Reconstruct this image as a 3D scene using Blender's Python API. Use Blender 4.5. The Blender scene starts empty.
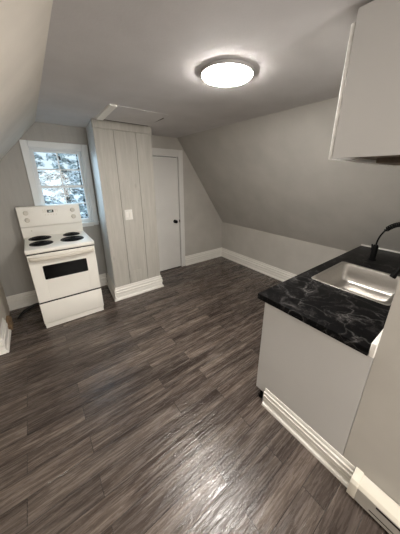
import bpy, bmesh, math, random
from mathutils import Vector, Matrix
C = bpy.context.scene.collection
PI = math.pi
rnd = random.Random(7)

# ------------------------------------------------------------------ node helpers
def new_mat(name):
    m = bpy.data.materials.new(name); m.use_nodes = True
    nt = m.node_tree; b = nt.nodes['Principled BSDF']
    return m, nt, b
def N(nt, t, **kw):
    n = nt.nodes.new(t)
    for k, v in kw.items(): setattr(n, k, v)
    return n
def L(nt, a, b): nt.links.new(a, b)
def coords(nt, scale=(1, 1, 1), rot=(0, 0, 0)):
    tc = N(nt, 'ShaderNodeTexCoord'); mp = N(nt, 'ShaderNodeMapping')
    mp.inputs['Scale'].default_value = scale; mp.inputs['Rotation'].default_value = rot
    L(nt, tc.outputs['Object'], mp.inputs['Vector']); return mp.outputs['Vector']
def noise(nt, vec, scale, detail=4, rough=.55, dist=0):
    n = N(nt, 'ShaderNodeTexNoise'); n.inputs['Scale'].default_value = scale
    n.inputs['Detail'].default_value = detail; n.inputs['Roughness'].default_value = rough
    n.inputs['Distortion'].default_value = dist
    L(nt, vec, n.inputs['Vector']); return n.outputs['Fac']
def ramp(nt, fac, stops):
    r = N(nt, 'ShaderNodeValToRGB'); e = r.color_ramp.elements
    while len(e) < len(stops): e.new(.5)
    for i, (p, c) in enumerate(stops):
        e[i].position = p; e[i].color = (*c, 1) if len(c) == 3 else c
    L(nt, fac, r.inputs['Fac']); return r.outputs['Color']
def mix(nt, fac, a, b, mode='MIX'):
    m = N(nt, 'ShaderNodeMix', data_type='RGBA', blend_type=mode)
    for sock, v in ((m.inputs[0], fac), (m.inputs[6], a), (m.inputs[7], b)):
        if hasattr(v, 'is_linked'): L(nt, v, sock)
        elif isinstance(v, (int, float)): sock.default_value = v
        else: sock.default_value = (*v, 1)
    return m.outputs[2]
def bump(nt, b, h, strength=.2, dist=.01):
    n = N(nt, 'ShaderNodeBump'); n.inputs['Strength'].default_value = strength
    n.inputs['Distance'].default_value = dist
    L(nt, h, n.inputs['Height']); L(nt, n.outputs['Normal'], b.inputs['Normal'])
def paint(name, col, rough=.6, var=.06, bs=.08, scale=3.0, spec=.4):
    m, nt, b = new_mat(name); v = coords(nt)
    lo = tuple(c * (1 - var) for c in col); hi = tuple(min(1, c * (1 + var)) for c in col)
    L(nt, ramp(nt, noise(nt, v, scale, 3), [(.3, lo), (.7, hi)]), b.inputs['Base Color'])
    b.inputs['Roughness'].default_value = rough
    b.inputs['Specular IOR Level'].default_value = spec
    bump(nt, b, noise(nt, v, 90, 3), bs, .004)
    return m
def metal(name, col, rough, brush=(1, 1, 1)):
    m, nt, b = new_mat(name); v = coords(nt, brush)
    f = noise(nt, v, 60, 3)
    L(nt, ramp(nt, f, [(.3, tuple(c * .9 for c in col)), (.7, col)]), b.inputs['Base Color'])
    b.inputs['Metallic'].default_value = 1; b.inputs['Roughness'].default_value = rough
    bump(nt, b, f, .04, .002); return m

M = {}
M['wall'] = paint('greige wall paint', (.52, .50, .46), .7)
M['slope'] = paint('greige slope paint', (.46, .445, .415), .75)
M['slope_left'] = paint('beige slope paint', (.62, .575, .51), .75)
M['ceiling'] = paint('ceiling paint', (.60, .585, .585), .8, bs=.15)
M['trim'] = paint('white trim paint', (.86, .84, .79), .4, .03)
M['white_window'] = paint('white window paint', (.74, .77, .78), .4, .03)
M['enamel'] = paint('cream stove enamel', (.88, .86, .80), .38, .015, .0, spec=.4)
M['knob'] = paint('cream knob plastic', (.62, .59, .52), .4, .02, 0)
M['cab'] = paint('white cabinet panel', (.60, .595, .585), .35, .015, .02)
M['cab_edge'] = paint('chipped white edge', (.82, .81, .78), .5, .16, .5, 25)
M['door'] = paint('white door paint', (.74, .73, .70), .4, .03)
M['casing'] = paint('door casing paint', (.76, .75, .72), .4, .03)
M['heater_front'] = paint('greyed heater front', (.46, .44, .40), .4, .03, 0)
M['rim'] = paint('satin grey rim', (.42, .41, .40), .5, .03, 0)
M['handle'] = paint('cream handle plastic', (.66, .62, .54), .45, .03, 0)
M['heater'] = paint('cream heater enamel', (.80, .76, .66), .35, .03, 0)
M['black'] = paint('black matte metal', (.006, .006, .006), .45, .1, 0, spec=.12)
M['blackglass'] = paint('black oven glass', (.004, .004, .004), .10, .05, 0, spec=.12)
M['dark'] = paint('dark gap', (.015, .013, .012), .8)
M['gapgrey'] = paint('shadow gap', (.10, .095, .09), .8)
M['rubber'] = paint('black cord rubber', (.010, .010, .010), .5)
M['steel'] = metal('brushed steel', (.62, .60, .57), .36, (1, 12, 1))
M['chrome'] = metal('drip pan chrome', (.10, .10, .10), .3)
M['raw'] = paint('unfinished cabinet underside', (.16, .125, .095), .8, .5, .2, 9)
M['plastic'] = paint('white switch plastic', (.80, .79, .75), .35, .02, 0)
M['snow'] = paint('snow', (.85, .88, .92), .9, .05, .3, 1)
M['bark'] = paint('dark bark', (.06, .055, .05), .9, .3, .5, 12)
M['needles'] = paint('frosted dark foliage', (.33, .40, .40), .9, .4, 0, 6)

def wood_mat():
    m, nt, b = new_mat('rough brown wood'); v = coords(nt, (4, 1, 14))
    L(nt, ramp(nt, noise(nt, v, 7, 6), [(.35, (.10, .06, .03)), (.65, (.30, .20, .11))]), b.inputs['Base Color'])
    b.inputs['Roughness'].default_value = .8; return m
M['wood'] = wood_mat()

def board_mat(name, lo, hi, knot):
    m, nt, b = new_mat(name); v = coords(nt, (9, 9, .7)); v2 = coords(nt, (3.2, 3.2, 1.5))
    f = noise(nt, v, 4, 7, .62, .5)
    c = ramp(nt, f, [(.3, lo), (.7, hi)])
    vo = N(nt, 'ShaderNodeTexVoronoi'); vo.inputs['Scale'].default_value = 1.5; L(nt, v2, vo.inputs['Vector'])
    k = ramp(nt, vo.outputs['Distance'], [(.04, (0, 0, 0)), (.11, (1, 1, 1))])
    L(nt, mix(nt, k, knot, c), b.inputs['Base Color'])
    b.inputs['Roughness'].default_value = .6; bump(nt, b, f, .25, .006); return m
M['boards'] = board_mat('painted knotty boards', (.40, .385, .345), (.50, .485, .44), (.35, .33, .295))
M['plank_wall'] = board_mat('painted plank wall', (.37, .36, .335), (.40, .39, .365), (.365, .355, .33))

def floor_mat():
    m, nt, b = new_mat('grey brown vinyl planks')
    v = coords(nt)
    br = N(nt, 'ShaderNodeTexBrick', offset=.37, offset_frequency=2, squash=1)
    br.inputs['Scale'].default_value = 1
    br.inputs['Color1'].default_value = (0, 0, 0, 1); br.inputs['Color2'].default_value = (1, 1, 1, 1)
    br.inputs['Mortar'].default_value = (.5, .5, .5, 1)
    br.inputs['Mortar Size'].default_value = .0018; br.inputs['Mortar Smooth'].default_value = .2
    br.inputs['Brick Width'].default_value = .92; br.inputs['Row Height'].default_value = .128
    L(nt, v, br.inputs['Vector'])
    # offset the grain in each plank
    sc = N(nt, 'ShaderNodeVectorMath', operation='SCALE'); sc.inputs[3].default_value = 13.7
    L(nt, br.outputs['Color'], sc.inputs[0])
    ad = N(nt, 'ShaderNodeVectorMath', operation='ADD'); L(nt, v, ad.inputs[0]); L(nt, sc.outputs[0], ad.inputs[1])
    mp = N(nt, 'ShaderNodeMapping'); mp.inputs['Scale'].default_value = (.75, 8.5, 1); L(nt, ad.outputs[0], mp.inputs['Vector'])
    g1 = noise(nt, mp.outputs[0], 1.7, 8, .64, .9)
    mp2 = N(nt, 'ShaderNodeMapping'); mp2.inputs['Scale'].default_value = (3.5, 48, 1); L(nt, ad.outputs[0], mp2.inputs['Vector'])
    g2 = noise(nt, mp2.outputs[0], 2, 5, .65, .3)
    c1 = ramp(nt, g1, [(.34, (.042, .031, .026)), (.50, (.092, .073, .062)), (.65, (.180, .149, .126))])
    c2 = ramp(nt, g2, [(.3, (.72, .72, .72)), (.7, (1.25, 1.25, 1.25))])
    col = mix(nt, 1, c1, c2, 'MULTIPLY')
    tint = ramp(nt, br.outputs['Color'], [(0, (.76, .75, .75)), (1, (1.18, 1.15, 1.12))])
    col = mix(nt, 1, col, tint, 'MULTIPLY')
    col = mix(nt, br.outputs['Fac'], col, (.02, .017, .015))
    L(nt, col, b.inputs['Base Color'])
    r = ramp(nt, g2, [(.40, (.14, .14, .14)), (.60, (.36, .36, .36))]); L(nt, r, b.inputs['Roughness'])
    b.inputs['Specular IOR Level'].default_value = .5
    mx = N(nt, 'ShaderNodeMath', operation='ADD'); L(nt, g1, mx.inputs[0])
    m2 = N(nt, 'ShaderNodeMath', operation='MULTIPLY'); m2.inputs[1].default_value = .5; L(nt, g2, m2.inputs[0]); L(nt, m2.outputs[0], mx.inputs[1])
    m3 = N(nt, 'ShaderNodeMath', operation='SUBTRACT'); L(nt, mx.outputs[0], m3.inputs[0]); L(nt, br.outputs['Fac'], m3.inputs[1])
    mp3 = N(nt, 'ShaderNodeMapping'); mp3.inputs['Scale'].default_value = (3.5, 42, 1); L(nt, ad.outputs[0], mp3.inputs['Vector'])
    g3 = ramp(nt, noise(nt, mp3.outputs[0], 1.6, 3, .6, .4), [(.40, (0, 0, 0)), (.62, (1, 1, 1))])
    m4 = N(nt, 'ShaderNodeMath', operation='MULTIPLY_ADD'); m4.inputs[1].default_value = .5; L(nt, g3, m4.inputs[0]); L(nt, m3.outputs[0], m4.inputs[2])
    bump(nt, b, m4.outputs[0], .34, .004)
    return m
M['floor'] = floor_mat()

def counter_mat():
    m, nt, b = new_mat('black marbled laminate'); v = coords(nt)
    w = noise(nt, v, 2.2, 3); ad = N(nt, 'ShaderNodeVectorMath', operation='ADD')
    sc = N(nt, 'ShaderNodeVectorMath', operation='SCALE'); sc.inputs[3].default_value = .35
    nz = N(nt, 'ShaderNodeTexNoise'); nz.inputs['Scale'].default_value = 4; nz.inputs['Detail'].default_value = 5; L(nt, v, nz.inputs['Vector'])
    L(nt, nz.outputs['Color'], sc.inputs[0]); L(nt, v, ad.inputs[0]); L(nt, sc.outputs[0], ad.inputs[1])
    vo = N(nt, 'ShaderNodeTexVoronoi', feature='DISTANCE_TO_EDGE'); vo.inputs['Scale'].default_value = 7.5; L(nt, ad.outputs[0], vo.inputs['Vector'])
    vein = ramp(nt, vo.outputs['Distance'], [(0, (1, 1, 1)), (.02, (.3, .3, .3)), (.06, (0, 0, 0))])
    cloud = ramp(nt, noise(nt, ad.outputs[0], 9, 8, .75, 1.2), [(.52, (0, 0, 0)), (.78, (1, 1, 1))])
    gate = ramp(nt, noise(nt, v, 5, 4), [(.46, (0, 0, 0)), (.66, (.75, .75, .75))])
    f = mix(nt, 1, vein, gate, 'MULTIPLY')
    c = mix(nt, cloud, (.004, .004, .0042), (.07, .066, .065))
    c = mix(nt, f, c, (.16, .155, .15))
    L(nt, c, b.inputs['Base Color']); b.inputs['Roughness'].default_value = .34; b.inputs['Specular IOR Level'].default_value = .05
    return m
M['counter'] = counter_mat()

def glass_mat():
    m = bpy.data.materials.new('window glass'); m.use_nodes = True; nt = m.node_tree; nt.nodes.clear()
    o = N(nt, 'ShaderNodeOutputMaterial'); t = N(nt, 'ShaderNodeBsdfTransparent'); g = N(nt, 'ShaderNodeBsdfGlossy')
    g.inputs['Roughness'].default_value = .03; t.inputs['Color'].default_value = (.90, .97, 1, 1)
    fr = N(nt, 'ShaderNodeFresnel'); fr.inputs['IOR'].default_value = 1.3
    mx = N(nt, 'ShaderNodeMixShader'); L(nt, fr.outputs[0], mx.inputs[0]); L(nt, t.outputs[0], mx.inputs[1]); L(nt, g.outputs[0], mx.inputs[2])
    L(nt, mx.outputs[0], o.inputs[0]); return m
M['glass'] = glass_mat()
def emit(name, col, s):
    m, nt, b = new_mat(name); b.inputs['Base Color'].default_value = (.9, .9, .9, 1)
    b.inputs['Emission Color'].default_value = (*col, 1); b.inputs['Emission Strength'].default_value = s; return m
M['led'] = emit('lit lamp diffuser', (1, .945, .88), 112)
M['display'] = emit('clock digits', (.15, .5, .35), .35)

# ------------------------------------------------------------------ mesh helpers
class MB:
    def __init__(s): s.bm = bmesh.new()
    def box(s, x0, x1, y0, y1, z0, z1, bev=0, seg=2, mat=None):
        t = bmesh.new(); bmesh.ops.create_cube(t, size=1)
        for v in t.verts:
            v.co = Vector((x0 + (v.co.x + .5) * (x1 - x0), y0 + (v.co.y + .5) * (y1 - y0), z0 + (v.co.z + .5) * (z1 - z0)))
        if bev: bmesh.ops.bevel(t, geom=t.edges[:], offset=bev, segments=seg, affect='EDGES', profile=.5)
        return s.add(t, mat)
    def add(s, t, mat=None):
        if mat is not None: bmesh.ops.transform(t, matrix=mat, verts=t.verts[:])
        me = bpy.data.meshes.new('tmp'); t.to_mesh(me); t.free(); s.bm.from_mesh(me); bpy.data.meshes.remove(me); return s
    def prism(s, poly, h0, h1, axis='z', bev=0):
        """poly in the other two axes (cyclic order x,y / y,z / x,z) extruded along axis"""
        t = bmesh.new()
        def P(a, b, h):
            return {'z': (a, b, h), 'x': (h, a, b), 'y': (a, h, b)}[axis]
        lo = [t.verts.new(P(a, b, h0)) for a, b in poly]; hi = [t.verts.new(P(a, b, h1)) for a, b in poly]
        t.faces.new(lo); t.faces.new(hi[::-1])
        for i in range(len(poly)):
            j = (i + 1) % len(poly); t.faces.new((lo[j], lo[i], hi[i], hi[j]))
        if bev: bmesh.ops.bevel(t, geom=t.edges[:], offset=bev, segments=2, affect='EDGES', profile=.5)
        bmesh.ops.recalc_face_normals(t, faces=t.faces[:])
        return s.add(t)
    def loft(s, rings, cap0=True, cap1=True, closed=True):
        t = bmesh.new(); vs = [[t.verts.new(p) for p in r] for r in rings]; n = len(rings[0])
        for a, b in zip(vs, vs[1:]):
            for i in range(n if closed else n - 1):
                j = (i + 1) % n; t.faces.new((a[i], a[j], b[j], b[i]))
        if cap0: t.faces.new(vs[0][::-1])
        if cap1: t.faces.new(vs[-1])
        bmesh.ops.recalc_face_normals(t, faces=t.faces[:])
        return s.add(t)
    def lathe(s, prof, c=(0, 0, 0), n=32, mat=None):
        t = bmesh.new()
        rings = [[t.verts.new((max(r, 1e-5) * math.cos(2 * PI * i / n), max(r, 1e-5) * math.sin(2 * PI * i / n), z)) for i in range(n)] for r, z in prof]
        for a, b in zip(rings, rings[1:]):
            for i in range(n): t.faces.new((a[i], a[(i + 1) % n], b[(i + 1) % n], b[i]))
        t.faces.new(rings[0][::-1]); t.faces.new(rings[-1])
        bmesh.ops.recalc_face_normals(t, faces=t.faces[:])
        m = Matrix.Translation(c) @ (mat if mat is not None else Matrix())
        return s.add(t, m)
    def tube(s, pts, r, n=10, rad=None):
        pts = [Vector(p) for p in pts]; rings = []
        up = Vector((.13, .31, .94)).normalized()
        for i, p in enumerate(pts):
            d = (pts[min(i + 1, len(pts) - 1)] - pts[max(i - 1, 0)]).normalized()
            a = d.cross(up)
            if a.length < .1: a = d.cross(Vector((1, 0, 0)))
            a.normalize(); b = d.cross(a); up = -b if (-b).dot(up) > 0 else b
            a = d.cross(up).normalized(); b = d.cross(a)
            q = rad[i] if rad else r
            rings.append([p + (a * math.cos(2 * PI * k / n) + b * math.sin(2 * PI * k / n)) * q for k in range(n)])
        return s.loft(rings)
    def sweep(s, path, prof, side=1):
        """vertical profile (out, z) swept along an XY path with mitred corners; 'out' is to the left when side=1"""
        pts = [Vector((*p, 0)) for p in path]; rings = []
        for i, p in enumerate(pts):
            ns = []
            if i > 0: d = (p - pts[i - 1]).normalized(); ns.append(Vector((-d.y, d.x, 0)) * side)
            if i < len(pts) - 1: d = (pts[i + 1] - p).normalized(); ns.append(Vector((-d.y, d.x, 0)) * side)
            n = sum(ns, Vector()).normalized(); k = 1 / max(.3, n.dot(ns[0]))
            rings.append([p + n * (o * k) + Vector((0, 0, z)) for o, z in prof])
        return s.loft(rings)
    def build(s, name, m, parent=None, smooth=True, origin=None):
        me = bpy.data.meshes.new(name); s.bm.normal_update(); s.bm.to_mesh(me); s.bm.free()
        if m is not None: me.materials.append(m)
        if smooth:
            for p in me.polygons: p.use_smooth = True
            me.set_sharp_from_angle(angle=math.radians(38))
        o = bpy.data.objects.new(name, me); C.objects.link(o)
        if parent is not None: o.parent = parent
        if origin is not None:
            me.transform(Matrix.Translation(-Vector(origin))); o.location = origin
        return o
def thing(name, label, cat, loc=(0, 0, 0), rz=0, group=None):
    o = bpy.data.objects.new(name, None); C.objects.link(o); o.location = loc; o.rotation_euler = (0, 0, rz)
    o.empty_display_size = .1; o['label'] = label; o['category'] = cat
    if group: o['group'] = group
    return o
def tag(o, label, cat, group=None):
    o['label'] = label; o['category'] = cat
    if group: o['group'] = group
    return o
def struct(name, mb, m, parent=None, smooth=True):
    o = mb.build(name, m, parent, smooth)
    if parent is None: o['kind'] = 'structure'
    return o
def sroot(name, loc=(0, 0, 0)):
    o = bpy.data.objects.new(name, None); C.objects.link(o); o.location = loc; o['kind'] = 'structure'; return o
def arc(n, f): return [f(i / (n - 1)) for i in range(n)]
def rrect(x0, x1, y0, y1, r, z, k=6):
    out = []
    for cx, cy, a0 in ((x1 - r, y1 - r, 0), (x0 + r, y1 - r, PI / 2), (x0 + r, y0 + r, PI), (x1 - r, y0 + r, 1.5 * PI)):
        for i in range(k + 1):
            a = a0 + i / k * PI / 2; out.append((cx + r * math.cos(a), cy + r * math.sin(a), z))
    return out

# ------------------------------------------------------------------ dimensions
H = 2.294
YW = 3.56          # wall with the window
YD = 3.46          # wall with the door
YC = 2.954         # closet front
CX0, CX1, CXB = .690, 1.388, .742
XR, ZK, XRC = 3.148, .769, 2.085     # right knee wall, knee height, slope meets ceiling
XLC, XL = .198, -1.18                # left slope at the ceiling, left knee wall
XJ, YJ = -.52, 2.63                  # left wall bump-out
XP, YN = 1.143, .16                  # end panel / near wall face, near wall return
YB = -2.6

# ------------------------------------------------------------------ room shell
struct('floor', MB().box(-1.4, 3.4, YB - .1, 3.75, -.06, 0), M['floor'], smooth=False)
struct('ceiling', MB().box(XLC - .05, XRC + .05, YB - .1, 3.75, H, H + .06), M['ceiling'], smooth=False)
# right: knee wall and slope
struct('wall_right', MB().box(XR, XR + .1, YB, YD + .1, 0, ZK + .02), M['wall'], smooth=False)
struct('wall_right_slope', MB().prism([(XR, ZK), (XRC, H), (XRC, H + .08), (XR + .1, ZK + .05)], YB, YD + .1, 'y'), M['slope'], smooth=False)
# left: slope, knee wall, bump-out
kx = (XLC - XJ) * .915
zJ = H - (XLC - XJ) * 1.085
zL = H - (XLC - XL) * 1.085
struct('wall_left_slope', MB().prism([(XLC, H), (XL, zL), (XL - .1, zL), (XLC, H + .1)], YB, YW + .1, 'y'), M['slope_left'], smooth=False)
struct('wall_left', MB().box(XL - .1, XL, YB, YJ + .1, 0, zL + .02), M['slope_left'], smooth=False)
struct('wall_left_bump', MB().prism([(XL - .05, 0), (XJ, 0), (XJ, zJ), (XL - .05, zL - .05)], YJ, YW + .1, 'y'), M['slope_left'], smooth=False)
struct('wall_behind', MB().box(-1.4, 3.4, YB - .1, YB, 0, H + .1), M['wall'], smooth=False)
# window wall with its opening, planks above the window
wx0, wx1, wz0, wz1 = .070, .655, 1.055, 2.02
w = MB()
w.box(XJ - .2, wx0, YW, YW + .12, 0, H); w.box(wx1, 1.1, YW, YW + .12, 0, H)
w.box(wx0, wx1, YW, YW + .12, 0, wz0); w.box(wx0, wx1, YW, YW + .12, wz1, 2.172)
w.box(wx0, wx1, YW, YW + .12, 2.172, H)
w.box(XJ - .05, .26, YW - .008, YW, 2.178, H); w.box(.263, .745, YW - .008, YW, 2.178, H)
w.box(XJ - .05, .745, YW - .008, YW, 2.095, 2.173)
struct('wall_back', w, M['plank_wall'], smooth=False)
# wall with the door
dx0, dx1, dz = 1.33, 2.092, 2.005
w = MB()
w.box(CX1 - .1, dx0, YD, YD + .1, 0, H); w.box(dx0, dx1, YD, YD + .1, dz, H)
w.prism([(dx1, 0), (XR + .05, 0), (XR + .05, ZK), (XRC + .05, H), (dx1, H)], YD, YD + .1, 'y')
struct('wall_door', w, M['wall'], smooth=False)
# near wall on the right: end face with heater, and the return the sink run backs onto
w = MB()
w.box(XP, XP + .12, YB, YN, 0, H)
w.prism([(XP + .12, 0), (XR, 0), (XR, ZK), (XRC, H), (XP + .12, H)], YN - .12, YN, 'y')
struct('wall_front', w, M['wall'], smooth=False)

# boarded closet
w = MB()
w.prism([(CX0 + .012, YC + .012), (CX1 - .012, YC + .012), (CX1 - .012, YD), (CX1 - .012, YW), (CXB + .012, YW)], 0, H - .001, 'z')
for a, b in ((CX0, .901), (.908, 1.174), (1.181, CX1)):
    w.box(a, b, YC, YC + .02, .15, 2.205, .003, 1)
w.box(CX1 - .02, CX1, YC + .001, YD, 0, H - .001)
w.box(CX0 - .006, CX1 + .006, YC - .014, YC + .03, 2.205, H - .001, .004, 1)
closet = struct('wall_closet', w, M['boards'])
w = MB()   # side facing the window: two boards
for t0, t1 in ((0, .48), (.49, 1)):
    xa, ya = CX0 + (CXB - CX0) * t0, YC + .002 + (YW - YC - .002) * t0; xb, yb = CX0 + (CXB - CX0) * t1, YC + .002 + (YW - YC - .002) * t1
    w.prism([(xa, ya), (xa + .02, ya), (xb + .02, yb), (xb, yb)], 0, H - .002, 'z')
struct('side_panel', w, M['white_window'], closet)
w = MB().box(.922, 1.080, YC - .006, YC + .002, .205, .385, .003, 1)
w.box(.940, 1.062, YC - .009, YC - .004, .223, .367, .002, 1)
ap = struct('access_panel', w, M['boards'], closet)

# baseboards
PROF = [(0, 0), (.036, 0), (.036, .010), (.031, .024), (.018, .032), (.018, .074), (.014, .077), (.014, .083), (.024, .087), (.024, .118), (.014, .123), (.012, .130), (.019, .135), (.019, .156), (.009, .163), (.009, .184), (.004, .195), (0, .195)]
def base(name, path, side): return struct(name, MB().sweep(path, PROF, side), M['trim'])
base('baseboard_closet', [(CXB, YW), (CX0, YC), (CX1, YC), (CX1, YC + .30)], -1)
base('baseboard_back', [(XJ, YW), (CXB - .03, YW)], -1)
base('baseboard_right', [(2.176, YD), (XR, YD), (XR, YN + .01)], -1)
base('baseboard_left', [(XJ, 3.0), (XJ, YJ), (XL, YJ), (XL, YB)], 1)
struct('baseboard_front', MB().sweep([(XP, .705), (XP, .095)], [(a * .8, b * .80) for a, b in PROF], -1), M['trim'])

# ------------------------------------------------------------------ window
win = sroot('window_1', (.36, YW, 1.0))
def wpart(name, mb, m, parent=win):
    o = mb.build(name, m, parent); o.data.transform(Matrix.Translation(-Vector(win.location)) if parent else Matrix()); return o
w = MB()
w.box(.006, wx0 + .006, YW - .022, YW, 1.0, 2.088, .004, 1); w.box(wx1 - .006, .722, YW - .022, YW, 1.0, 2.088, .004, 1)
w.box(wx0 + .006, wx1 - .006, YW - .022, YW, wz1 - .006, 2.088, .004, 1)
w.box(wx0 + .006, wx1 - .006, YW - .022, YW, .990, wz0 - .018, .004, 1)
wpart('casing', w, M['white_window'])
w = MB().box(-.004, .728, YW - .05, YW + .03, wz0 - .022, wz0 + .002, .005)
wpart('sill', w, M['white_window'])
w = MB()
for a, b in ((wx0, wx0 + .018), (wx1 - .018, wx1)): w.box(a, b, YW + .001, YW + .119, wz0 + .002, wz1)
w.box(wx0 + .018, wx1 - .018, YW + .001, YW + .119, wz1 - .018, wz1)
w.box(wx0 + .018, wx1 - .018, YW + .031, YW + .119, wz0 + .002, wz0 + .016)
wpart('window_frame', w, M['white_window'])
def sash(z0, z1, y):
    x0, x1, f = wx0 + .018, wx1 - .018, .032
    w = MB()
    w.box(x0, x0 + f, y, y + .03, z0, z1, .003, 1); w.box(x1 - f, x1, y, y + .03, z0, z1, .003, 1)
    w.box(x0 + f, x1 - f, y, y + .03, z0, z0 + f, .003, 1); w.box(x0 + f, x1 - f, y, y + .03, z1 - f, z1, .003, 1)
    xm, zm = (x0 + x1) / 2, (z0 + z1) / 2
    w.box(xm - .008, xm + .008, y + .004, y + .026, z0 + f, z1 - f); w.box(x0 + f, x1 - f, y + .005, y + .025, zm - .008, zm + .008)
    s = wpart('sash', w, M['white_window'])
    p = MB()
    for a, b in ((x0 + f, xm - .008), (xm + .008, x1 - f)):
        for c, d in ((z0 + f, zm - .008), (zm + .008, z1 - f)): p.box(a - .002, b + .002, y + .013, y + .017, c - .002, d + .002)
    wpart('pane', p, M['glass'], s); s.children[0].data.transform(Matrix.Translation(-Vector(win.location))) if False else None
    return s
sash(1.535, wz1 - .018, YW + .066); sash(wz0 + .016, 1.570, YW + .034)

# ------------------------------------------------------------------ door
door = sroot('door_1', (0, 0, 0))
MB().box(dx0 + .004, dx1 - .015, YD + .006, YD + .041, .014, dz - .014, .002, 1).build('slab', M['door'], door)
w = MB()
w.box(dx1 - .006, 2.174, YD - .020, YD, 0, 2.110, .004, 1); w.box(dx0 - .075, dx0 + .006, YD - .020, YD, 0, 2.110, .004, 1)
w.box(dx0 + .006, dx1 - .006, YD - .020, YD, dz - .004, 2.110, .004, 1)
w.box(dx1 - .006, dx1, YD, YD + .1, 0, dz); w.box(dx0, dx1, YD, YD + .1, dz - .003, dz)
w.build('door_casing', M['casing'], door)
MB().box(dx0 + .003, dx1 - .007, YD + .050, YD + .056, .011, dz - .004).build('gap', M['dark'], door)  # near-black sheet added behind the slab so its edge line stays dark
MB().box(dx0, dx1, YD - .015, YD + .1, 0, .010, .003, 1).build('threshold', M['dark'], door)
h = MB().lathe([(0, 0), (.032, 0), (.032, .006), (.026, .012), (.013, .014), (.012, .04), (0, .04)], (1.985, YD + .012, .915), 24, Matrix.Rotation(PI / 2, 4, 'X')).build('door_handle', M['black'], door)
MB().lathe([(0, 0), (.012, 0), (.026, .008), (.031, .022), (.026, .036), (.012, .042), (0, .043)], (1.985, YD - .022, .915), 24, Matrix.Rotation(PI / 2, 4, 'X')).build('knob', M['black'], h)
MB().box(dx1 - .012, dx1 - .003, YD - .007, YD + .014, .885, .935, .001, 1).build('latch_plate', M['black'], door)

# ------------------------------------------------------------------ ceiling hatch + lamp
hx0, hx1, hy0, hy1 = .70, 1.285, 2.29, 2.80
t = thing('ceiling_hatch', 'rectangular attic hatch in the ceiling in front of the boarded closet', 'hatch', ((hx0 + hx1) / 2, (hy0 + hy1) / 2, H))
o = Vector(t.location)
def rel(mb, name, m, par, o=o):
    ob = mb.build(name, m, par); ob.data.transform(Matrix.Translation(-o)); return ob
def wedge(x0, x1, a, b, e=0): return MB().prism([(hy0, H), (hy0, H - a), (hy1 + e, H - b), (hy1 + e, H)], x0, x1, 'x')
rel(wedge(hx0, hx0 + .065, .012, .036), 'hatch_frame', M['trim'], t)
rel(wedge(hx0 + .066, hx1, .003, .024), 'hatch_panel', M['ceiling'], t)
rel(MB().box(hx0 + .066, hx1, hy1 + .001, hy1 + .012, H - .028, H).box(hx1 + .001, hx1 + .008, hy0 + .12, hy1, H - .014, H), 'gap', M['gapgrey'], t)  # thin dark strips painted in for the shadow along the hatch edges

lc = Vector((1.092, 1.200, H))
t = thing('ceiling_light', 'round white flush LED ceiling light, switched on', 'ceiling light', lc)
MB().lathe([(0, 0), (.154, 0), (.161, -.003), (.161, -.018), (.158, -.021), (.154, -.020), (.152, -.018), (0, -.018)], n=64).build('rim', M['rim'], t)
MB().lathe([(0, -.0185), (.1518, -.0185), (.1515, -.022), (.146, -.029), (.11, -.035), (0, -.038)], n=64).build('diffuser', M['led'], t)

# ------------------------------------------------------------------ stove
SX, SY, SW, SZ = -.168, 2.79, .650, .962
t = stove = thing('stove', 'white electric coil range with black oven window under the window', 'stove', (SX, SY, 0))
D = .66
w = MB(); w.box(.004, SW - .004, .03, D, .03, SZ - .045, .003, 1)
w.box(.03, SW - .03, .07, D - .03, 0, .03)
w.build('body', M['enamel'], t)
w = MB().prism([(-.003, SZ - .046), (-.010, SZ - .030), (-.008, SZ - .010), (.006, SZ), (D, SZ), (D, SZ - .046)], -.002, SW + .002, 'x', .003)
w.prism([(.03, SZ), (.03, SZ + .004), (.05, SZ + .004), (.05, SZ)], .02, SW - .02, 'x') if False else None
w.build('cooktop', M['enamel'], t)
def burner(x, y, r):
    b = MB().lathe([(0, .001), (r * 1.05, .001), (r * 1.16, .005), (r * 1.18, .003), (r * 1.18, 0), (0, 0)], (x, y, SZ), 40).build('burner', M['black'], t)
    w = MB(); turns = 4; n = 150
    pts = [(x + (r * (.16 + .84 * k / n)) * math.cos(2 * PI * turns * k / n), y + (r * (.16 + .84 * k / n)) * math.sin(2 * PI * turns * k / n), SZ + .0085) for k in range(n + 1)]
    w.tube(pts, .006, 8)
    w.build('coil', M['black'], b)
for x, y, r in ((.150, .500, .098), (.152, .225, .096), (.487, .500, .082), (.462, .240, .106)): burner(x, y, r)
# backguard: riser + leaning control panel
w = MB()
w.prism([(D - .030, SZ - .02), (D - .030, 1.080), (D - .040, 1.090), (D - .046, 1.100), (D - .022, 1.322), (D - .008, 1.334), (D + .03, 1.334), (D + .045, 1.32), (D + .045, SZ - .02)], -.014, SW, 'x', .004)
bg = w.build('backguard', M['enamel'], t)
tilt = math.atan2(.024, .222)
def onpanel(u, z):   # a matrix sitting on the leaning panel face
    y = D - .046 + (z - 1.10) * .024 / .222
    return Matrix.Translation((u, y, z)) @ Matrix.Rotation(PI / 2 - tilt, 4, 'X')
for u, z in ((.070, 1.262), (.070, 1.175), (SW - .085, 1.262), (SW - .085, 1.175)):
    m = onpanel(u, z)
    k = MB().lathe([(0, 0), (.028, 0), (.027, .014), (.022, .022), (0, .022)], n=24, mat=m).build('knob', M['knob'], bg)
w = MB(); w.box(-.034, .034, -.017, .017, 0, .003, .001, 1, onpanel(.318, 1.265)); cl = w.build('clock_display', M['blackglass'], bg)
w = MB()
for k in range(3): w.box(-.016 + k * .012, -.008 + k * .012, -.006, .006, .003, .0036, 0, 1, onpanel(.318, 1.265))
cl2 = w.build('clock_digits', M['display'], bg)
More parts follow.
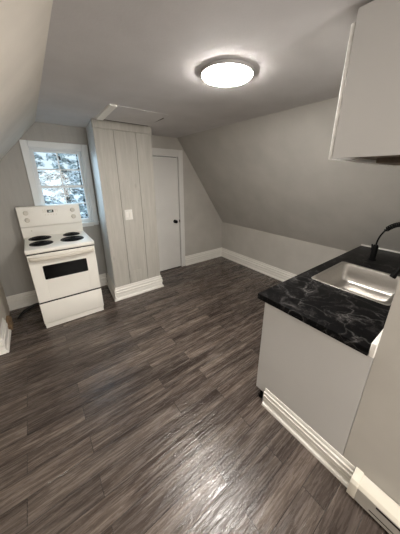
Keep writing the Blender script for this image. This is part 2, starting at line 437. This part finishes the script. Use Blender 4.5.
for dx_, dz_ in [(-.075, .018), (-.055, .018), (-.075, -.004), (-.055, -.004), (.055, .018), (.075, .018), (.055, -.004), (.075, -.004), (-.06, -.042), (-.03, -.042), (0, -.042), (.03, -.042), (.06, -.042)]:
    MB().lathe([(0, 0), (.006, 0), (.005, .003), (0, .003)], n=10, mat=onpanel(.318 + dx_, 1.265 + dz_)).build('button', M['handle'], bg)
w = MB().lathe([(0, 0), (.008, 0), (.006, .004), (0, .004)], (.085, D - .030, 1.04), 12, Matrix.Rotation(PI / 2, 4, 'X')); w.build('indicator_light', M['knob'], bg)
# oven door
w = MB()
z0, z1 = .347, .902
ow0, ow1, oz0, oz1 = .118, .535, .612, .762
w.box(.003, ow0, -.004, .029, z0, z1, .004, 1); w.box(ow1, SW - .003, -.004, .029, z0, z1, .004, 1)
w.box(ow0 - .004, ow1 + .004, -.004, .029, oz1, z1, .004, 1); w.box(ow0 - .004, ow1 + .004, -.004, .029, z0, oz0, .004, 1)
od = w.build('oven_door', M['enamel'], t)
r0 = rrect(ow0 - .006, ow1 + .006, oz0 - .006, oz1 + .006, .012, 0)
MB().loft([[(a, -.0055, b) for a, b, c in r0], [(a, .01, b) for a, b, c in r0]]).build('oven_window', M['blackglass'], od)
def hb(s):
    x = .014 + s * (SW - .028); e = min(s, 1 - s) * (SW - .028)
    out = .040 * min(1, (e / .05)) ** .5 if e < .05 else .040
    return (x, -.006 - out - .006 * math.sin(PI * s), .856 + 0.008 * (1 - math.sin(PI * s)))
rings = []
for s in [0, .01, .03, .06, .1, .2, .35, .5, .65, .8, .9, .94, .97, .99, 1]:
    x, y, z = hb(s); e = .022
    rings.append([(x, y + .010 * math.cos(a), z + e * math.sin(a)) for a in [2 * PI * k / 14 for k in range(14)]])
MB().loft(rings).build('door_handle', M['handle'], od)
MB().box(.006, SW - .006, .0, .030, .312, .350).build('gap', M['dark'], t)
MB().box(.003, SW - .003, -.006, .029, .072, .330, .006, 2).build('storage_drawer', M['enamel'], t)
MB().box(.010, SW - .010, .004, .03, .006, .066, .003, 1).build('kick_plate', M['enamel'], t)
MB().box(.006, SW - .006, .006, .030, .899, .919).build('vent_gap', M['dark'], t)

# power cord and wooden block by the left wall
pts = [(SX - .014, 3.16, .17), (SX - .04, 3.14, .185), (SX - .10, 3.12, .18), (SX - .17, 3.13, .145), (SX - .22, 3.16, .085), (SX - .255, 3.20, .028), (SX - .25, 3.26, .014), (SX - .20, 3.33, .014), (SX - .12, 3.42, .014), (SX - .03, 3.50, .014)]
def smooth_path(p, n=6):
    p = [Vector(q) for q in p]; out = []
    for i in range(len(p) - 1):
        a, b, c, d = p[max(i - 1, 0)], p[i], p[i + 1], p[min(i + 2, len(p) - 1)]
        for k in range(n):
            u = k / n; out.append(.5 * ((2 * b) + (c - a) * u + (2 * a - 5 * b + 4 * c - d) * u * u + (3 * b - a - 3 * c + d) * u ** 3))
    out.append(p[-1]); return out
cord = MB().tube(smooth_path(pts), .010, 10).build('power_cord', M['rubber'], None, origin=(SX - .1, 3.2, 0))
tag(cord, 'thick black power cord looping out beside the stove', 'cord')
w = MB().box(XJ + .002, XJ + .034, 3.03, 3.19, 0, .110, .004, 1); w.box(XJ + .034, XJ + .050, 3.02, 3.17, 0, .100, .003, 1)
tag(w.build('wood_block', M['wood'], None, origin=(XJ + .03, 3.12, 0)), 'rough brown wooden offcut on the floor at the left wall', 'wood block')

# ------------------------------------------------------------------ light switch
t = thing('light_switch', 'white two-gang light switch plate on the boarded closet', 'light switch', (.986, YC, 1.20))
MB().box(-.052, .052, -.006, 0, -.068, .068, .003, 2).build('switch_plate', M['plastic'], t)
for k in (-1, 1):
    MB().box(k * .024 - .016, k * .024 + .016, -.010, -.005, -.034, .034, .002, 1).build('rocker', M['trim'], t)

# ------------------------------------------------------------------ sink run
CT = .915; CF = .850; CE = 3.030; CN = .185
t = thing('sink_cabinet', 'white base cabinet with plain end panel under the black countertop', 'cabinet', (XP, YN, 0))
o2 = Vector((XP, YN, 0))
def sc(mb, name, m, par=t): ob = mb.build(name, m, par); ob.data.transform(Matrix.Translation(-o2)); return ob
CD = .793
sc(MB().box(XP, XP + .018, YN + .002, CD, .095, CT - .040, .0015, 1).box(XP, XP + .018, YN + .002, .72, 0, .096), 'end_panel', M['cab'])
w = MB().box(XP + .018, 2.98, YN + .002, CD - .022, .095, .113).box(XP + .018, 2.98, YN + .002, YN + .014, .113, CT - .041)
w.box(2.962, 2.98, YN + .014, CD - .022, .113, CT - .041)
w.box(XP + .018, 2.962, CD - .040, CD - .022, CT - .10, CT - .041)
sc(w, 'carcass', M['cab'])
sc(MB().box(XP + .018, 2.98, YN + .05, .715, 0, .095), 'toe_kick', M['black'])
for a, b in ((XP + .003, 1.60), (1.604, 2.06), (2.064, 2.52), (2.524, 2.975)):
    d = sc(MB().box(a, b, CD - .020, CD, .100, CT - .052, .002, 1), 'cabinet_door', M['cab'])
    hw = MB(); x = a + .05
    hw.box(x - .006, x + .006, CD + .022, CD + .034, .545, .690, .002, 1)
    hw.box(x - .005, x + .005, CD - .001, CD + .024, .560, .570); hw.box(x - .005, x + .005, CD - .001, CD + .024, .665, .675)
    sc(hw, 'door_handle', M['black'], d)
# black leveller foot at the corner
sc(MB().lathe([(0, 0), (.022, 0), (.024, .012), (.014, .016), (.014, .094), (0, .094)], (XP + .030, .755, 0), 16), 'foot', M['black'])

# countertop with a cut-out for the sink
hx0, hx1, hy0, hy1 = 1.672, 2.258, .254, .741
w = MB(); bm = w.bm
def ringface(z):
    o_ = [(XP - .013, CN), (CE, CN), (CE, CF), (XP - .013, CF)]; i_ = [(hx0, hy0), (hx1, hy0), (hx1, hy1), (hx0, hy1)]
    return [bm.verts.new((*p, z)) for p in o_], [bm.verts.new((*p, z)) for p in i_]
oT, iT = ringface(CT); oB, iB = ringface(CT - .040)
for i in range(4):
    j = (i + 1) % 4
    bm.faces.new((oT[i], oT[j], iT[j], iT[i])); bm.faces.new((oB[j], oB[i], iB[i], iB[j]))
    bm.faces.new((oB[i], oB[j], oT[j], oT[i])); bm.faces.new((iB[j], iB[i], iT[i], iT[j]))
bmesh.ops.recalc_face_normals(bm, faces=bm.faces[:])
es = [e for e in bm.edges if all(v in oT for v in e.verts)]
bmesh.ops.bevel(bm, geom=es, offset=.006, segments=3, affect='EDGES', profile=.5)
ct = w.build('countertop', M['counter'], None)
tag(ct, 'black marbled laminate countertop with the sink let into it', 'countertop')
# white strip round the back of the counter
w = MB().box(XP - .008, XP + .35, YN + .001, CN - .001, CT - .040, CT + .036, .003, 1)
w.box(XP + .35, CE - .02, YN + .001, CN - .001, CT - .040, CT + .018, .003, 1)
w.box(CE - .016, CE - .002, CN, CF - .002, CT + .0005, CT + .016, .002, 1)
struct('trim_1', w, M['trim'])

# sink
t = thing('sink', 'brushed stainless steel drop-in sink in the black countertop', 'sink', (1.965, .4975, CT))
def loop(d, z, r): return rrect(-.307 + d, .307 - d, -.2575 + d, .2575 - d, r, z)
w = MB().loft([loop(.0, .0005, .03), loop(.002, .004, .03), loop(.022, .0045, .045), loop(.028, .001, .05)], False, False)
w.build('sink_rim', M['steel'], t)
rings = [loop(.028, .001, .05), loop(.031, -.006, .05), loop(.040, -.09, .055), loop(.048, -.150, .06), loop(.062, -.166, .06), loop(.09, -.172, .06), loop(.17, -.175, .05)]
bw = MB().loft(rings, False, True).build('basin', M['steel'], t)
MB().lathe([(0, -.1735), (.042, -.1735), (.045, -.171), (.036, -.171), (.030, -.176), (0, -.176)], (0, 0, 0), 32).build('drain', M['chrome'], t)

# faucet
FX, FY = 2.56, .598
t = thing('faucet', 'black spring-neck pull-down kitchen faucet behind the sink', 'faucet', (FX, FY, CT))
MB().lathe([(0, 0), (.032, 0), (.032, .008), (.025, .012), (.025, .13), (.022, .145), (.016, .155), (0, .155)], n=28).build('base', M['black'], t)
b0, b3 = Vector((0, 0, .15)), Vector((-.36, -.315, .20)); b1, b2 = b0 + Vector((0, 0, .25)), b3 + Vector((.02, -.03, .36))
def fp(u): return (1 - u) ** 3 * b0 + 3 * u * (1 - u) ** 2 * b1 + 3 * u * u * (1 - u) * b2 + u ** 3 * b3
path = [fp(i / 60) for i in range(61)]
MB().tube(path, .0075, 10).build('neck', M['black'], t)
w = MB(); turns = 20; n = turns * 9; pts = []
side0 = Vector((b3.y, -b3.x, 0)).normalized()
for i in range(n + 1):
    u = .27 + .69 * i / n; p = fp(u); d = (fp(u + .005) - fp(u - .005)).normalized()
    q = d.cross(side0); a = 2 * PI * turns * i / n; pts.append(p + (side0 * math.cos(a) + q * math.sin(a)) * .0165)
w.tube(pts, .0058, 6); w.build('spring', M['black'], t)
hd = Vector((2.14 - FX, .345 - FY, .938 - CT)); ax = (b3 - hd); m = Matrix.Translation(hd) @ Vector((0, 0, 1)).rotation_difference(ax.normalized()).to_matrix().to_4x4()
ln = ax.length
MB().lathe([(0, 0), (.020, 0), (.022, .012), (.015, .045), (.013, ln), (0, ln + .004)], n=20, mat=m).build('spray_head', M['black'], t)
w = MB().tube([(0, 0, .07), (.035, .025, .075), (.05, .035, .085), (.06, .045, .14)], .007, 8); w.build('handle', M['black'], t)

# ------------------------------------------------------------------ upper cabinet
UX, UX1, UY, UZ, UT = 1.078, 2.005, .486, 1.765, 2.272
t = thing('wall_cabinet', 'white upper wall cabinet hanging high at the right', 'cabinet', (UX, YN, UZ))
o3 = Vector((UX, YN, UZ))
def uc(mb, name, m, par=t): ob = mb.build(name, m, par); ob.data.transform(Matrix.Translation(-o3)); return ob
uc(MB().box(UX, UX + .018, YN + .001, UY, UZ, UT, .001, 1), 'side_panel', M['cab'])
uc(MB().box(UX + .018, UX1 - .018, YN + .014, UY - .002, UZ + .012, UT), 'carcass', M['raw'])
uc(MB().box(UX + .018, UX1 - .018, YN + .001, YN + .013, UZ, UT), 'back_panel', M['cab'])
uc(MB().box(UX1 - .018, UX1, YN + .001, UY, UZ, UT, .001, 1), 'side_panel', M['cab'])
uc(MB().box(UX + .018, UX1 - .018, UY - .02, UY, UZ, UZ + .03), 'bottom_rail', M['cab'])
for a, b in ((UX + .001, (UX + UX1) / 2 - .002), ((UX + UX1) / 2 + .002, UX1 - .001)):
    uc(MB().box(a, b, UY + .002, UY + .017, UZ - .004, 2.235, .0025, 1), 'cabinet_door', M['cab_edge'])
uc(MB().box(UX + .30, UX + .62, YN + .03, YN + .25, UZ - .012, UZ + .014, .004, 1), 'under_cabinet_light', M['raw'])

# ------------------------------------------------------------------ baseboard heater
t = thing('baseboard_heater', 'cream electric baseboard heater along the right wall', 'heater', (XP, .09, 0))
y0, y1 = -1.15, 0
MB().prism([(-.004, .02), (-.058, .02), (-.060, .040), (-.060, .118), (-.050, .135), (-.004, .166)], y0, y1, 'y', .002).build('housing', M['heater'], t)
MB().box(-.0635, -.050, y0 + .03, y1 - .12, .098, .111).build('slot', M['dark'], t)
MB().box(-.0635, -.050, y0 + .03, y1 - .10, .044, .050).build('vent_slot', M['dark'], t)
MB().prism([(0, .018), (-.062, .018), (-.064, .040), (-.064, .120), (-.053, .139), (0, .170)], y1 - .035, y1 + .002, 'y', .002).build('end_cap', M['heater'], t)

MB().box(-.0625, -.054, y0 + .02, y1 - .036, .022, .116, .001, 1).build('front_panel', M['heater_front'], t)  # front of the cream heater, its shade put into the grey colour

# ------------------------------------------------------------------ outdoors seen through the window
GZ = -3.6
w = MB(); bm = w.bm; n = 14
vs = [[bm.verts.new((-9 + 22 * i / n, 5.5 + 26 * j / n, GZ + .35 * math.sin(i * 1.3 + j) + .02 * j * j)) for i in range(n + 1)] for j in range(n + 1)]
for j in range(n):
    for i in range(n): bm.faces.new((vs[j][i], vs[j][i + 1], vs[j + 1][i + 1], vs[j + 1][i]))
struct('ground_snow', w, M['snow'])
def tree(x, y, h, label, seed, spread):
    r = random.Random(seed); z0 = GZ - .2
    t = thing('snowy_tree', label, 'tree', (x, y, z0), 0, 'trees outside the window')
    MB().tube([(0, 0, 0), (.05, 0, h * .5), (0, .04, h)], .1, 8, [.13, .08, .02]).build('trunk', M['bark'], t)
    br, nd, sn = MB(), MB(), MB()
    def leafcard(mb, p, s):
        u = Vector((r.uniform(-1, 1), r.uniform(-1, 1), r.uniform(-.5, .5))).normalized(); v = u.cross(Vector((r.uniform(-.4, .4), r.uniform(-.4, .4), 1))).normalized()
        a = [mb.bm.verts.new(p + q) for q in (u * s, v * s * .35, -u * s, -v * s * .35)]; mb.bm.faces.new(a)
    for k in range(46):
        f = .15 + .83 * k / 46; z = h * f; ln = spread * (1.1 - f) * r.uniform(.75, 1.1) + .15; a = k * 2.4 + r.uniform(-.3, .3)
        d = Vector((math.cos(a), math.sin(a), -.10)); e = Vector((0, 0, z))
        pts = [e, e + d * ln * .5 + Vector((0, 0, .05)), e + d * ln + Vector((0, 0, -.12 * ln))]
        br.tube(pts, .02, 5, [.03, .018, .006])
        for q in range(int(60 * ln) + 16):
            s = r.uniform(.15, 1.0); p = e + d * ln * s + Vector((0, 0, .05 - .12 * ln * s * s)) + Vector((r.uniform(-.12, .12), r.uniform(-.12, .12), r.uniform(-.14, .03)))
            leafcard(nd, p, r.uniform(.06, .13))
            if r.random() < .75: leafcard(sn, p + Vector((0, 0, .045)), r.uniform(.06, .13))
    br.build('branches', M['bark'], t); nd.build('foliage', M['needles'], t); sn.build('snow_cover', M['snow'], t)
tree(.95, 9.0, 6.6, 'nearest snow-dusted evergreen outside the window, its dark trunk behind the middle muntin', 3, 1.5)
tree(.35, 13.0, 7.4, 'farther snow-dusted evergreen outside, seen through the left panes behind the nearest tree', 5, 1.6)
tree(2.75, 17, 8.2, 'farthest snow-dusted evergreen outside, seen through the right panes', 8, 1.7)

# ------------------------------------------------------------------ light
wd = bpy.data.worlds.new('overcast sky'); bpy.context.scene.world = wd; wd.use_nodes = True
nt = wd.node_tree; bg_ = nt.nodes['Background']
tc = N(nt, 'ShaderNodeTexCoord'); sx = N(nt, 'ShaderNodeSeparateXYZ'); L(nt, tc.outputs['Generated'], sx.inputs[0])
L(nt, ramp(nt, sx.outputs['Z'], [(0, (.86, .92, .96)), (.6, (.75, .87, 1))]), bg_.inputs['Color'])
bg_.inputs['Strength'].default_value = .72
def area(name, loc, rot, size, power, col):
    l = bpy.data.lights.new(name, 'AREA'); l.energy = power; l.color = col; l.size = size; l.shape = 'DISK'
    o = bpy.data.objects.new(name, l); C.objects.link(o); o.location = loc; o.rotation_euler = rot; return o
def lamp(name, loc, power, col, r):
    l = bpy.data.lights.new(name, 'POINT'); l.energy = power; l.color = col; l.shadow_soft_size = r
    o = bpy.data.objects.new(name, l); C.objects.link(o); o.location = loc; return o
lamp('hall_light', (.70, -1.9, 1.40), 84, (1, .96, .92), .5)  # unseen fill light added behind the camera to brighten the room

sl = bpy.data.lights.new('hazy_daylight', 'SUN'); sl.energy = 5.0; sl.angle = math.radians(80); sl.color = (.72, .88, 1)
so = bpy.data.objects.new('hazy_daylight', sl); C.objects.link(so); so.location = (0, 9, 6)
so.rotation_euler = Vector((.10, -1, -.42)).to_track_quat('-Z', 'Y').to_euler()

# ------------------------------------------------------------------ camera
cam = bpy.data.cameras.new('camera'); co = bpy.data.objects.new('camera', cam); C.objects.link(co)
F, YAW, PIT, ROL, CH, PX, PY = 218.99, 37.483, 18.716, .242, 1.6865, 4.01, -15.98
y_, p_, r_ = map(math.radians, (YAW, PIT, ROL))
fw = Vector((math.sin(y_) * math.cos(p_), math.cos(y_) * math.cos(p_), -math.sin(p_))); rt = Vector((math.cos(y_), -math.sin(y_), 0)); up = rt.cross(fw)
r2 = rt * math.cos(r_) + up * math.sin(r_); u2 = up * math.cos(r_) - rt * math.sin(r_)
co.matrix_world = Matrix(((r2.x, u2.x, -fw.x, 0), (r2.y, u2.y, -fw.y, 0), (r2.z, u2.z, -fw.z, CH), (0, 0, 0, 1)))
cam.sensor_fit = 'HORIZONTAL'; cam.sensor_width = 36; cam.lens = F * 36 / 400
cam.shift_x = -PX / 400; cam.shift_y = PY / 400
cam.clip_start = .02; cam.clip_end = 200
sc_ = bpy.context.scene; sc_.camera = co
sc_.view_settings.view_transform = 'Standard'
sc_.view_settings.exposure = .7
